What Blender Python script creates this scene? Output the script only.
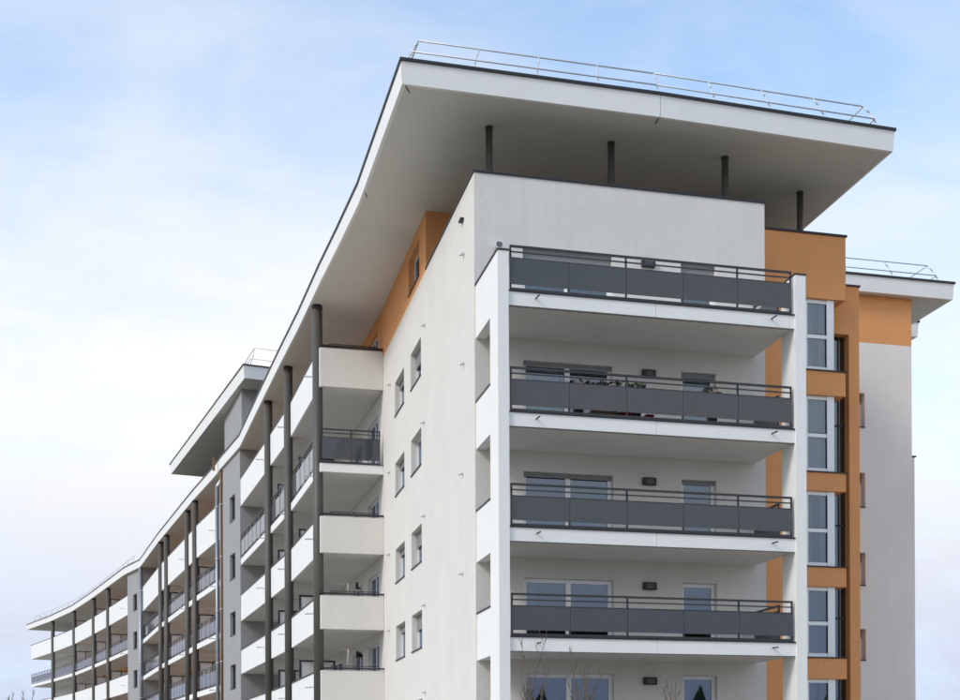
import bpy, bmesh, math, random
from mathutils import Vector, Matrix

random.seed(7)
scene = bpy.context.scene
for o in list(bpy.data.objects):
    bpy.data.objects.remove(o)
COL = scene.collection

# ------------------------------------------------------------------ camera
cam_data = bpy.data.cameras.new("camera")
cam = bpy.data.objects.new("camera", cam_data)
COL.objects.link(cam)
scene.camera = cam
cam_data.sensor_fit = 'HORIZONTAL'
cam_data.sensor_width = 36.0
cam_data.lens = 1262.0 / 960.0 * 36.0
cam_data.shift_y = 0.4403
cam_data.clip_end = 6000.0
yaw, roll = math.radians(-13.44), math.radians(-0.26)
cam.location = (-7.518, -29.562, 1.6)
cam.rotation_euler = (Matrix.Rotation(yaw, 3, 'Z') @ Matrix.Rotation(math.pi / 2, 3, 'X')
                      @ Matrix.Rotation(roll, 3, 'Z')).to_euler()

# ------------------------------------------------------------------ light
SUN_AZ = Vector((-0.93, -0.37))
SUN_EL = math.radians(38)
VEIL, VEIL_LOC = 8.8, (0.35, 0.1, 0.0)
world = bpy.data.worlds.new("World")
scene.world = world
world.use_nodes = True
wn, wl = world.node_tree.nodes, world.node_tree.links
wn.clear()
w_out = wn.new('ShaderNodeOutputWorld')
bg = wn.new('ShaderNodeBackground')
sky = wn.new('ShaderNodeTexSky')
sky.sky_type = 'NISHITA'
sky.sun_disc = False
sky.sun_elevation = SUN_EL
sky.sun_rotation = math.atan2(SUN_AZ.x, SUN_AZ.y)
sky.air_density = 1.0
sky.dust_density = 1.0
sky.ozone_density = 2.0
sky_gain = wn.new('ShaderNodeVectorMath'); sky_gain.operation = 'SCALE'
sky_gain.inputs['Scale'].default_value = 2.65
wl.new(sky.outputs[0], sky_gain.inputs[0])
sky_tint = wn.new('ShaderNodeVectorMath'); sky_tint.operation = 'MULTIPLY'
sky_tint.inputs[1].default_value = (0.83, 1.0, 1.03)
wl.new(sky_gain.outputs[0], sky_tint.inputs[0])
# veil of bright high cloud in a broad belt above the horizon, pale blue-grey haze below it
tc = wn.new('ShaderNodeTexCoord')
sep = wn.new('ShaderNodeSeparateXYZ')
wl.new(tc.outputs['Generated'], sep.inputs[0])
mp = wn.new('ShaderNodeMapping'); mp.inputs['Scale'].default_value = (1.0, 1.0, 3.0)
mp.inputs['Location'].default_value = VEIL_LOC
wl.new(tc.outputs['Generated'], mp.inputs[0])
nz = wn.new('ShaderNodeTexNoise'); nz.inputs['Scale'].default_value = 1.9
nz.inputs['Detail'].default_value = 9.0; nz.inputs['Roughness'].default_value = 0.52
nz.inputs['Distortion'].default_value = 0.7
wl.new(mp.outputs[0], nz.inputs['Vector'])
prof = wn.new('ShaderNodeFloatCurve')          # cloud cover against height
cv = prof.mapping.curves[0]
cv.points[0].location = (0.0, 1.0); cv.points[1].location = (1.0, 0.30)
for q in ((0.10, 1.0), (0.20, 0.94), (0.27, 0.86), (0.36, 0.74), (0.50, 0.36), (0.7, 0.30)): cv.points.new(*q)
prof.mapping.update()
wl.new(sep.outputs['Z'], prof.inputs['Value'])
nadd = wn.new('ShaderNodeMath'); nadd.operation = 'MULTIPLY_ADD'
nadd.inputs[1].default_value = 1.1; nadd.inputs[2].default_value = -0.55
wl.new(nz.outputs['Fac'], nadd.inputs[0])
mpw = wn.new('ShaderNodeMapping'); mpw.inputs['Scale'].default_value = (2.2, 2.2, 7.0)
mpw.inputs['Rotation'].default_value = (0.25, 0.2, 0.4)
wl.new(tc.outputs['Generated'], mpw.inputs[0])
nzw = wn.new('ShaderNodeTexNoise'); nzw.inputs['Scale'].default_value = 2.6      # thin wisps
nzw.inputs['Detail'].default_value = 10.0; nzw.inputs['Roughness'].default_value = 0.6
nzw.inputs['Distortion'].default_value = 0.9
wl.new(mpw.outputs[0], nzw.inputs['Vector'])
nw = wn.new('ShaderNodeMath'); nw.operation = 'MULTIPLY_ADD'
nw.inputs[1].default_value = 0.5; nw.inputs[2].default_value = -0.22
wl.new(nzw.outputs['Fac'], nw.inputs[0])
nsum = wn.new('ShaderNodeMath'); nsum.operation = 'ADD'
wl.new(nw.outputs[0], nsum.inputs[0]); wl.new(nadd.outputs[0], nsum.inputs[1])
addn = wn.new('ShaderNodeMath'); addn.operation = 'ADD'; addn.use_clamp = True
wl.new(nsum.outputs[0], addn.inputs[0]); wl.new(prof.outputs[0], addn.inputs[1])
hz = wn.new('ShaderNodeValToRGB')
hz.color_ramp.elements[0].position = 0.05; hz.color_ramp.elements[0].color = (0.60, 0.66, 0.86, 1)
hz.color_ramp.elements[1].position = 0.25; hz.color_ramp.elements[1].color = (1.0, 1.0, 1.0, 1)
wl.new(sep.outputs['Z'], hz.inputs[0])
hzs = wn.new('ShaderNodeVectorMath'); hzs.operation = 'SCALE'; hzs.inputs['Scale'].default_value = VEIL
wl.new(hz.outputs[0], hzs.inputs[0])
mixw = wn.new('ShaderNodeMix'); mixw.data_type = 'RGBA'
wl.new(addn.outputs[0], mixw.inputs['Factor'])
wl.new(sky_tint.outputs[0], mixw.inputs['A'])
wl.new(hzs.outputs[0], mixw.inputs['B'])
wl.new(mixw.outputs['Result'], bg.inputs['Color'])
bg.inputs['Strength'].default_value = 0.1
wl.new(bg.outputs[0], w_out.inputs[0])

sun_data = bpy.data.lights.new("sun", 'SUN')
sun_data.energy = 1.5
sun_data.angle = math.radians(14)
sun_data.color = (1.0, 0.93, 0.84)
sun = bpy.data.objects.new("sun", sun_data)
COL.objects.link(sun)
h = SUN_AZ.normalized() * math.cos(SUN_EL)
sun.rotation_euler = Vector((h.x, h.y, math.sin(SUN_EL))).to_track_quat('Z', 'Y').to_euler()
sun.location = (-60, -40, 60)

scene.view_settings.view_transform = 'Standard'
scene.view_settings.look = 'None'
scene.view_settings.exposure = 0.21
scene.view_settings.gamma = 1.0

# ------------------------------------------------------------------ materials
def mat(name, color, rough=0.7, metal=0.0, spec=0.5, noise=0.0, nscale=3.0, bump=0.0, bscale=60.0,
        streak=0.0, coat=0.0, grain=0.0):
    m = bpy.data.materials.new(name)
    m.use_nodes = True
    n, l = m.node_tree.nodes, m.node_tree.links
    p = n['Principled BSDF']
    p.inputs['Base Color'].default_value = (*color, 1)
    p.inputs['Roughness'].default_value = rough
    p.inputs['Metallic'].default_value = metal
    p.inputs['Specular IOR Level'].default_value = spec
    p.inputs['Coat Weight'].default_value = coat
    geo = n.new('ShaderNodeNewGeometry')
    cur = None
    if noise > 0 or streak > 0:
        t = n.new('ShaderNodeTexNoise'); t.inputs['Scale'].default_value = nscale
        t.inputs['Detail'].default_value = 6.0; t.inputs['Roughness'].default_value = 0.62
        l.new(geo.outputs['Position'], t.inputs['Vector'])
        mr = n.new('ShaderNodeMapRange')
        mr.inputs['From Min'].default_value = 0.25; mr.inputs['From Max'].default_value = 0.75
        mr.inputs['To Min'].default_value = 1.0 - noise; mr.inputs['To Max'].default_value = 1.0 + noise * 0.6
        l.new(t.outputs['Fac'], mr.inputs[0])
        fac = mr.outputs[0]
        if grain > 0:
            tg = n.new('ShaderNodeTexNoise'); tg.inputs['Scale'].default_value = 16.0
            tg.inputs['Detail'].default_value = 4.0; tg.inputs['Roughness'].default_value = 0.8
            l.new(geo.outputs['Position'], tg.inputs['Vector'])
            mg = n.new('ShaderNodeMapRange')
            mg.inputs['From Min'].default_value = 0.3; mg.inputs['From Max'].default_value = 0.7
            mg.inputs['To Min'].default_value = 1.0 - grain; mg.inputs['To Max'].default_value = 1.0 + grain
            l.new(tg.outputs['Fac'], mg.inputs[0])
            mq = n.new('ShaderNodeMath'); mq.operation = 'MULTIPLY'
            l.new(fac, mq.inputs[0]); l.new(mg.outputs[0], mq.inputs[1])
            fac = mq.outputs[0]
        if streak > 0:
            mp2 = n.new('ShaderNodeMapping'); mp2.inputs['Scale'].default_value = (5.0, 5.0, 0.22)
            l.new(geo.outputs['Position'], mp2.inputs[0])
            t2 = n.new('ShaderNodeTexNoise'); t2.inputs['Scale'].default_value = 1.3
            t2.inputs['Detail'].default_value = 4.0
            l.new(mp2.outputs[0], t2.inputs['Vector'])
            mr2 = n.new('ShaderNodeMapRange')
            mr2.inputs['From Min'].default_value = 0.5; mr2.inputs['From Max'].default_value = 0.85
            mr2.inputs['To Min'].default_value = 1.0; mr2.inputs['To Max'].default_value = 1.0 - streak
            l.new(t2.outputs['Fac'], mr2.inputs[0])
            mu = n.new('ShaderNodeMath'); mu.operation = 'MULTIPLY'
            l.new(fac, mu.inputs[0]); l.new(mr2.outputs[0], mu.inputs[1])
            fac = mu.outputs[0]
        vm = n.new('ShaderNodeVectorMath'); vm.operation = 'SCALE'
        vm.inputs[0].default_value = color
        l.new(fac, vm.inputs['Scale'])
        l.new(vm.outputs[0], p.inputs['Base Color'])
    if bump > 0:
        b = n.new('ShaderNodeBump'); b.inputs['Strength'].default_value = bump
        b.inputs['Distance'].default_value = 0.01
        t3 = n.new('ShaderNodeTexNoise'); t3.inputs['Scale'].default_value = bscale
        t3.inputs['Detail'].default_value = 3.0
        l.new(geo.outputs['Position'], t3.inputs['Vector'])
        l.new(t3.outputs['Fac'], b.inputs['Height'])
        l.new(b.outputs[0], p.inputs['Normal'])
    return m

def glass_mat(name, tint, refl=1.0):
    m = bpy.data.materials.new(name)
    m.use_nodes = True
    n, l = m.node_tree.nodes, m.node_tree.links
    n.clear()
    out = n.new('ShaderNodeOutputMaterial')
    gl = n.new('ShaderNodeBsdfGlossy'); gl.inputs['Roughness'].default_value = 0.015
    gl.inputs['Color'].default_value = (0.72, 0.83, 1, 1)
    tr = n.new('ShaderNodeBsdfTransparent'); tr.inputs['Color'].default_value = (*tint, 1)
    fr = n.new('ShaderNodeFresnel'); fr.inputs['IOR'].default_value = 1.55
    mu = n.new('ShaderNodeMath'); mu.operation = 'MULTIPLY_ADD'
    mu.inputs[1].default_value = refl; mu.inputs[2].default_value = 0.08; mu.use_clamp = True
    l.new(fr.outputs[0], mu.inputs[0])
    nt = n.new('ShaderNodeTexNoise'); nt.inputs['Scale'].default_value = 0.8
    geo = n.new('ShaderNodeNewGeometry'); l.new(geo.outputs['Position'], nt.inputs['Vector'])
    bp = n.new('ShaderNodeBump'); bp.inputs['Strength'].default_value = 0.02; bp.inputs['Distance'].default_value = 0.05
    l.new(nt.outputs['Fac'], bp.inputs['Height'])
    l.new(bp.outputs[0], gl.inputs['Normal'])
    mx = n.new('ShaderNodeMixShader')
    l.new(mu.outputs[0], mx.inputs[0]); l.new(tr.outputs[0], mx.inputs[1]); l.new(gl.outputs[0], mx.inputs[2])
    l.new(mx.outputs[0], out.inputs[0])
    return m

M = {
    'plaster': mat('white_plaster', (0.735, 0.70, 0.655), 0.9, noise=0.055, nscale=0.7, bump=0.6, bscale=30, streak=0.05, grain=0.05, spec=0.2),
    'plaster_lifted': mat('shade_lifted_plaster', (0.83, 0.765, 0.715), 0.9, noise=0.055, nscale=0.7, bump=0.6, bscale=30, streak=0.05, grain=0.05, spec=0.2),  # same plaster, colour lightened and warmed to offset the wing's shade
    'white': mat('white_painted_panel', (0.86, 0.845, 0.825), 0.55, grain=0.015, noise=0.03, nscale=1.5, bump=0.06, bscale=25, streak=0.025, spec=0.4),
    'soffit': mat('soffit_paint', (0.715, 0.69, 0.66), 0.9, grain=0.03, noise=0.05, nscale=0.8, bump=0.12, bscale=30, spec=0.2),
    'orange': mat('ochre_plaster', (0.78, 0.355, 0.145), 0.9, grain=0.06, noise=0.06, nscale=1.5, bump=0.35, bscale=38, streak=0.03, spec=0.2),
    'grey': mat('grey_plaster', (0.36, 0.355, 0.355), 0.9, grain=0.05, noise=0.05, nscale=1.3, bump=0.3, bscale=45, streak=0.05, spec=0.2),
    'black': mat('black_metal', (0.018, 0.018, 0.02), 0.45, spec=0.5, noise=0.15, nscale=4),
    'rail': mat('dark_rail_paint', (0.03, 0.031, 0.034), 0.4, spec=0.5, noise=0.1, nscale=5),
    'panel': mat('slate_railing_panel', (0.052, 0.058, 0.07), 0.06, spec=0.6, noise=0.08, nscale=2.0),
    'column': mat('dark_column_paint', (0.085, 0.08, 0.07), 0.5, spec=0.4, noise=0.12, nscale=1.2, streak=0.15),
    'steel': mat('galvanised_steel', (0.66, 0.67, 0.68), 0.4, metal=0.25, noise=0.08, nscale=6),
    'frame': mat('white_window_frame', (0.88, 0.885, 0.89), 0.25, spec=0.6, noise=0.02, nscale=3),
    'dark_frame': mat('dark_window_frame', (0.03, 0.03, 0.033), 0.4, noise=0.1, nscale=3),
    'shutter': mat('grey_shutter', (0.26, 0.26, 0.255), 0.6, noise=0.06, nscale=3),
    'curtain': mat('lace_curtain', (0.62, 0.63, 0.63), 0.9, noise=0.2, nscale=14),
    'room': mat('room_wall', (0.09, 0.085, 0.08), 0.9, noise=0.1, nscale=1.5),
    'stairwell': mat('stair_reflection_teal', (0.22, 0.30, 0.31), 0.8, noise=0.15, nscale=1.0),  # teal reflection of the stair glazing put into the lining's colour
    'screen': mat('white_partition', (0.68, 0.69, 0.70), 0.35, noise=0.04, nscale=2),
    'pipe_brown': mat('copper_pipe', (0.21, 0.11, 0.045), 0.45, noise=0.12, nscale=3),
    'pipe_grey': mat('zinc_pipe', (0.30, 0.33, 0.36), 0.35, metal=0.4, noise=0.08, nscale=4),
    'lens': mat('lamp_lens', (0.12, 0.125, 0.13), 0.25, noise=0.05, nscale=8),
    'grass': mat('grass', (0.27, 0.245, 0.18), 0.95, noise=0.35, nscale=0.6, bump=0.6, bscale=14),
    'asphalt': mat('asphalt', (0.05, 0.05, 0.052), 0.9, noise=0.2, nscale=1.2, bump=0.4, bscale=60),
    'paving': mat('concrete_paving', (0.42, 0.40, 0.37), 0.9, noise=0.12, nscale=1.5, bump=0.3, bscale=40),
    'kerb': mat('kerb_concrete', (0.36, 0.35, 0.34), 0.85, noise=0.1, nscale=3),
    'paint': mat('road_paint', (0.7, 0.7, 0.68), 0.8, noise=0.15, nscale=5),
    'bark': mat('twig_bark', (0.15, 0.12, 0.095), 0.9, noise=0.3, nscale=9),
    'fir': mat('fir_foliage', (0.035, 0.055, 0.025), 0.95, noise=0.4, nscale=0.5),
    'leaf': mat('dark_leaf', (0.022, 0.032, 0.016), 0.7, noise=0.3, nscale=20),
    'petal': mat('pale_petal', (0.78, 0.62, 0.58), 0.7, noise=0.15, nscale=20),
    'clay': mat('planter_clay', (0.10, 0.085, 0.08), 0.8, noise=0.1, nscale=10),
    'red': mat('red_plastic', (0.42, 0.02, 0.03), 0.4, noise=0.08, nscale=9),
    'tan': mat('tan_wicker', (0.33, 0.25, 0.17), 0.8, noise=0.25, nscale=25),
    'glass': glass_mat('window_glass', (0.62, 0.68, 0.70), 1.0),
}

# ------------------------------------------------------------------ mesh helpers
class MB:
    def __init__(s):
        s.v, s.f = [], []
    def quad(s, a, b, c, d):
        i = len(s.v); s.v += [tuple(a), tuple(b), tuple(c), tuple(d)]; s.f.append((i, i + 1, i + 2, i + 3))
    def hexa(s, p):            # 8 corner points: bottom 4 then top 4, both counter-clockwise
        i = len(s.v); s.v += [tuple(q) for q in p]
        for q in ((3, 2, 1, 0), (4, 5, 6, 7), (0, 1, 5, 4), (1, 2, 6, 5), (2, 3, 7, 6), (3, 0, 4, 7)):
            s.f.append(tuple(i + k for k in q))
    def box(s, x0, x1, y0, y1, z0, z1):
        s.hexa([(x0, y0, z0), (x1, y0, z0), (x1, y1, z0), (x0, y1, z0),
                (x0, y0, z1), (x1, y0, z1), (x1, y1, z1), (x0, y1, z1)])
    def prism(s, poly, z0, z1):
        n = len(poly); i = len(s.v)
        s.v += [(p[0], p[1], z0) for p in poly] + [(p[0], p[1], z1) for p in poly]
        s.f.append(tuple(i + k for k in reversed(range(n)))); s.f.append(tuple(i + n + k for k in range(n)))
        for k in range(n):
            k2 = (k + 1) % n
            s.f.append((i + k, i + k2, i + n + k2, i + n + k))
    def tube(s, p, q, r, r2=None, n=8, cap=True):
        p, q = Vector(p), Vector(q)
        r2 = r if r2 is None else r2
        d = (q - p).normalized()
        a = d.orthogonal().normalized(); b = d.cross(a)
        i = len(s.v)
        for c, rr in ((p, r), (q, r2)):
            for k in range(n):
                t = 2 * math.pi * k / n
                s.v.append(tuple(c + a * math.cos(t) * rr + b * math.sin(t) * rr))
        for k in range(n):
            k2 = (k + 1) % n
            s.f.append((i + k, i + k2, i + n + k2, i + n + k))
        if cap:
            s.f.append(tuple(i + k for k in reversed(range(n)))); s.f.append(tuple(i + n + k for k in range(n)))
    def bar(s, p, q, w, h):
        """rectangular bar from p to q: w wide across, h tall"""
        p, q = Vector(p), Vector(q)
        d = (q - p).normalized()
        up = Vector((0, 0, 1)) if abs(d.z) < 0.9 else Vector((0, 1, 0))
        a = d.cross(up).normalized() * w / 2
        b = a.cross(d).normalized() * h / 2
        s.hexa([p - a - b, p + a - b, q + a - b, q - a - b, p - a + b, p + a + b, q + a + b, q - a + b])
    def mesh(s, name):
        me = bpy.data.meshes.new(name)
        me.from_pydata(s.v, [], s.f)
        bm = bmesh.new(); bm.from_mesh(me)
        bmesh.ops.recalc_face_normals(bm, faces=bm.faces)
        bm.to_mesh(me); bm.free()
        me.update()
        return me
    def build(s, name, m, parent=None, bevel=0.0, smooth=False):
        me = s.mesh(name)
        me.materials.append(M[m])
        if smooth:
            for p in me.polygons: p.use_smooth = len(p.vertices) == 4
        o = bpy.data.objects.new(name, me)
        COL.objects.link(o)
        if parent is not None: o.parent = parent
        if bevel > 0:
            b = o.modifiers.new('bevel', 'BEVEL'); b.width = bevel; b.segments = 2; b.limit_method = 'ANGLE'
        return o

def bx(name, m, parent, x0, x1, y0, y1, z0, z1, bevel=0.0):
    mb = MB(); mb.box(x0, x1, y0, y1, z0, z1)
    return mb.build(name, m, parent, bevel)

def tag(o, label=None, cat=None, group=None, kind=None):
    if label: o['label'] = label
    if cat: o['category'] = cat
    if group: o['group'] = group
    if kind: o['kind'] = kind
    return o

def empty(name, loc=(0, 0, 0)):
    o = bpy.data.objects.new(name, None); o.empty_display_size = 0.3
    COL.objects.link(o); o.location = loc
    return o

class Frame:
    """a vertical wall plane: a runs along the wall, d runs inwards"""
    def __init__(s, p, q, inward):
        s.p = Vector((p[0], p[1])); d = Vector((q[0] - p[0], q[1] - p[1])); s.len = d.length
        s.t = d.normalized()
        n = Vector((-s.t.y, s.t.x))
        s.n = n if n.dot(Vector(inward)) > 0 else -n
    def at(s, a, d, z):
        r = s.p + s.t * a + s.n * d
        return (r.x, r.y, z)
    def box(s, mb, a0, a1, d0, d1, z0, z1):
        mb.hexa([s.at(a0, d0, z0), s.at(a1, d0, z0), s.at(a1, d1, z0), s.at(a0, d1, z0),
                 s.at(a0, d0, z1), s.at(a1, d0, z1), s.at(a1, d1, z1), s.at(a0, d1, z1)])

def wall_mesh(fr, a0, a1, z0, z1, th, holes):
    """solid wall of thickness th with rectangular through-openings"""
    us = sorted({a0, a1, *[h[0] for h in holes], *[h[1] for h in holes]})
    zs = sorted({z0, z1, *[h[2] for h in holes], *[h[3] for h in holes]})
    us = [u for u in us if a0 <= u <= a1]; zs = [z for z in zs if z0 <= z <= z1]
    def full(i, j):
        if i < 0 or j < 0 or i >= len(us) - 1 or j >= len(zs) - 1: return False
        cu, cz = (us[i] + us[i + 1]) / 2, (zs[j] + zs[j + 1]) / 2
        return not any(h[0] < cu < h[1] and h[2] < cz < h[3] for h in holes)
    mb = MB()
    for i in range(len(us) - 1):
        for j in range(len(zs) - 1):
            if not full(i, j): continue
            p, q, r, t = us[i], us[i + 1], zs[j], zs[j + 1]
            mb.quad(fr.at(p, 0, r), fr.at(q, 0, r), fr.at(q, 0, t), fr.at(p, 0, t))
            mb.quad(fr.at(p, th, t), fr.at(q, th, t), fr.at(q, th, r), fr.at(p, th, r))
            if not full(i - 1, j): mb.quad(fr.at(p, 0, r), fr.at(p, 0, t), fr.at(p, th, t), fr.at(p, th, r))
            if not full(i + 1, j): mb.quad(fr.at(q, 0, t), fr.at(q, 0, r), fr.at(q, th, r), fr.at(q, th, t))
            if not full(i, j - 1): mb.quad(fr.at(p, 0, r), fr.at(p, th, r), fr.at(q, th, r), fr.at(q, 0, r))
            if not full(i, j + 1): mb.quad(fr.at(p, 0, t), fr.at(q, 0, t), fr.at(q, th, t), fr.at(p, th, t))
    # weld so that normals can be made consistent
    key, rem = {}, []
    nv = []
    for v in mb.v:
        k = tuple(round(c, 4) for c in v)
        if k not in key: key[k] = len(nv); nv.append(v)
        rem.append(key[k])
    mb.f = [tuple(rem[i] for i in f) for f in mb.f]; mb.v = nv
    return mb

def window(parent, fr, a0, a1, z0, z1, depth=0.18, fw=0.07, splits=(), fmat='frame', sill=True, shutter=0.0,
           curtain=None, room=1.6, zsplit=None, name='window', sill_mat='black', ex=0.25):
    """frame mesh is the part; panes, sill, shutter, curtain and lining are its sub-parts"""
    g = 0.004
    mb = MB()
    A0, A1, Z0, Z1 = a0 + g, a1 - g, z0 + g, z1 - g
    d0, d1 = depth, depth + 0.07
    fr.box(mb, A0, A1, d0, d1, Z1 - fw, Z1)
    fr.box(mb, A0, A1, d0, d1, Z0, Z0 + fw)
    fr.box(mb, A0, A0 + fw, d0, d1, Z0 + fw, Z1 - fw)
    fr.box(mb, A1 - fw, A1, d0, d1, Z0 + fw, Z1 - fw)
    xs = [A0 + fw]
    for s in splits:
        fr.box(mb, s - fw * 0.7, s + fw * 0.7, d0 - 0.006, d1, Z0 + fw, Z1 - fw)
        xs += [s - fw * 0.7, s + fw * 0.7]
    xs.append(A1 - fw)
    zs = [(Z0 + fw, Z1 - fw)]
    if zsplit:
        zs = [(Z0 + fw, zsplit - fw / 2), (zsplit + fw / 2, Z1 - fw)]
        for k in range(0, len(xs), 2):
            fr.box(mb, xs[k], xs[k + 1], d0, d1, zsplit - fw / 2, zsplit + fw / 2)
    w = mb.build(name, fmat, parent)
    for k in range(0, len(xs), 2):
        for zz in zs:
            pm = MB()
            fr.box(pm, xs[k] - 0.004, xs[k + 1] + 0.004, d0 + 0.03, d0 + 0.042, zz[0] - 0.004, zz[1] + 0.004)
            pm.build('pane', 'glass', w)
    if sill:
        sm = MB(); fr.box(sm, a0 + 0.002, a1 - 0.002, -0.035, depth - 0.004, z0 + 0.002, z0 + 0.035)
        sm.build('sill', sill_mat, w)
    if shutter > 0:
        sh = MB(); n = max(2, int(shutter / 0.06)); st = shutter / n
        for k in range(n):
            zt = Z1 - k * st
            fr.box(sh, A0 + 0.01, A1 - 0.01, d0 - 0.045 + (0.006 if k % 2 else 0), d0 - 0.02, zt - st + 0.004, zt)
        sh.build('roller_shutter', 'shutter', w)
    if curtain:
        for cu in curtain:
            c0, c1, cz = cu[:3]; ct = cu[3] if len(cu) > 3 else Z1 - fw * 0.5
            cm = MB(); n = max(6, int((c1 - c0) / 0.07)); pts = []
            for k in range(n + 1):
                pts.append((c0 + (c1 - c0) * k / n, d1 + 0.12 + 0.025 * math.sin(k * 2.1) + random.uniform(-.008, .008)))
            for k in range(n):
                cm.quad(fr.at(pts[k][0], pts[k][1], cz), fr.at(pts[k + 1][0], pts[k + 1][1], cz),
                        fr.at(pts[k + 1][0], pts[k + 1][1], ct), fr.at(pts[k][0], pts[k][1], ct))
            cm.build('curtain', 'curtain', w)
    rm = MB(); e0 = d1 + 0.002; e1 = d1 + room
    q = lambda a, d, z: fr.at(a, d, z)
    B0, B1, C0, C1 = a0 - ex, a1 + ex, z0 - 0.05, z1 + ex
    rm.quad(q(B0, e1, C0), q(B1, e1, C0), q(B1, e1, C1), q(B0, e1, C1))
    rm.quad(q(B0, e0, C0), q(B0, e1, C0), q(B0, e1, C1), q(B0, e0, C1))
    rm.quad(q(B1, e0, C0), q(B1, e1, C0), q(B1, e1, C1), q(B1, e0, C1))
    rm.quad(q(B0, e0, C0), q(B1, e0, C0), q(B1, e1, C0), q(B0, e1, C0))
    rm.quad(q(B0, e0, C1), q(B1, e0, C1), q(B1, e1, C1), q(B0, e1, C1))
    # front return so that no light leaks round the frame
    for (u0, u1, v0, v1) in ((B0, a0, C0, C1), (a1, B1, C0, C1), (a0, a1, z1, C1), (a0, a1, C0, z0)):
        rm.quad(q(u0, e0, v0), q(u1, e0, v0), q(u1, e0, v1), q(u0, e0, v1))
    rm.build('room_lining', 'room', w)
    return w

# ------------------------------------------------------------------ setting
g = MB(); g.quad((-2500, -2500, 0), (2500, -2500, 0), (2500, 2500, 0), (-2500, 2500, 0))
tag(g.build('ground', 'grass'), kind='structure')
rd = MB(); rd.quad((-120, -36.5, 0.004), (120, -36.5, 0.004), (120, -28, 0.004), (-120, -28, 0.004))
tag(rd.build('road', 'asphalt'), kind='structure')
pv = MB(); pv.box(-120, 120, -27.82, -25.4, 0.0, 0.12)
tag(pv.build('pavement', 'paving'), kind='structure')
kb = MB()
for k in range(120): kb.box(-120 + k * 2 + .006, -118 + k * 2 - .006, -28.0, -27.825, 0.0, 0.13)
tag(kb.build('kerb', 'kerb'), kind='structure')
ml = MB()
for k in range(26): ml.quad((-120 + k * 9, -32.4, 0.009), (-117 + k * 9, -32.4, 0.009), (-117 + k * 9, -32.25, 0.009), (-120 + k * 9, -32.25, 0.009))
tag(ml.build('road_marking', 'paint'), kind='structure')
ap = MB(); ap.prism([(-6, -2.5), (14, -2.5), (14, 3.0), (20, 3.0), (22, 30), (-5, 30), (-6.5, 17)], 0.0, 0.05)
tag(ap.build('path', 'paving'), kind='structure')

# ------------------------------------------------------------------ the building
BLD = empty('apartment_building')
tag(BLD, 'long curved white, grey and ochre apartment block with balconies and overhanging flat roof', 'building')

SOF, RTOP = 19.0, 19.55
L_FLOOR = [13.29, 10.36, 7.57, 4.90, 2.26]          # front balcony floors, top to bottom
WTOP = 17.17

# --- front and side walls -------------------------------------------------
YW = 2.27
FW = Frame((0, YW), (1, YW), (0, 1))
heads = [15.38, 12.40, 9.49, 6.70, 4.20]
holes = []
for fl, hd in zip(L_FLOOR, heads):
    holes += [(1.30, 3.77, fl + 0.02, hd), (5.72, 6.73, fl + 0.02, hd)]
wall_mesh(FW, 0, 8.18, 0, WTOP, 0.3, holes).build('front_wall', 'plaster', BLD)
shut = [(0.36, 0.36), (0.10, 0.14), (0.12, 0.10), (0.0, 0.0), (0.0, 0.0)]
curt = [None, 'lace', None, None, None]
for i, (fl, hd) in enumerate(zip(L_FLOOR, heads)):
    cu = [None, [(1.42, 2.46, fl + 0.1)], [(1.42, 2.46, fl + .1, hd - .62), (2.64, 3.66, fl + .1, hd - .66)],  # half-height pair added to mimic sky reflected in the lower panes
          [(1.42, 1.75, fl + .1)], [(2.66, 2.95, fl + .1)]][i]
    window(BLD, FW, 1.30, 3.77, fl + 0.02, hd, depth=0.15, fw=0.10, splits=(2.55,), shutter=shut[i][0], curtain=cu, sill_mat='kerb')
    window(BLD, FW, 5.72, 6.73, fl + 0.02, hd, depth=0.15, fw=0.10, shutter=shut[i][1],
           curtain=[None, [(5.84, 6.62, fl + 0.2)], [(5.84, 6.62, fl + .1, hd - .6)], None, [(5.84, 6.1, fl + .1)]][i], sill_mat='kerb')  # the half-height curtain here also imitates reflected sky
SW = Frame((0, 0), (0, 1), (1, 0))
win_z = [(14.18, 15.40), (11.35, 12.55), (8.28, 9.50), (5.55, 6.78), (2.75, 3.95)]
sholes = []
for z0, z1 in win_z: sholes += [(9.68, 11.48, z0, z1), (12.75, 14.60, z0, z1)]
wall_mesh(SW, YW + 0.3, 17.3, 0, WTOP, 0.3, sholes).build('side_wall', 'plaster', BLD)
for k, (z0, z1) in enumerate(win_z):
    for (a0, a1) in ((9.68, 11.48), (12.75, 14.60)):
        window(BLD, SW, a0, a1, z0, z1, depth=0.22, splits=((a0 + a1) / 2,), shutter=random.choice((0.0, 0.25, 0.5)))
# parapet caps
bx('parapet_cap', 'black', BLD, -0.03, 8.21, YW - 0.03, YW + 0.33, WTOP + 0.003, WTOP + 0.055)
bx('parapet_cap', 'black', BLD, -0.03, 0.33, YW + 0.335, 8.8, WTOP + 0.003, WTOP + 0.055)
# return wall of the white block
bx('return_wall', 'plaster', BLD, 7.88, 8.18, YW + 0.303, 8.8, 0, WTOP)
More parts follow.
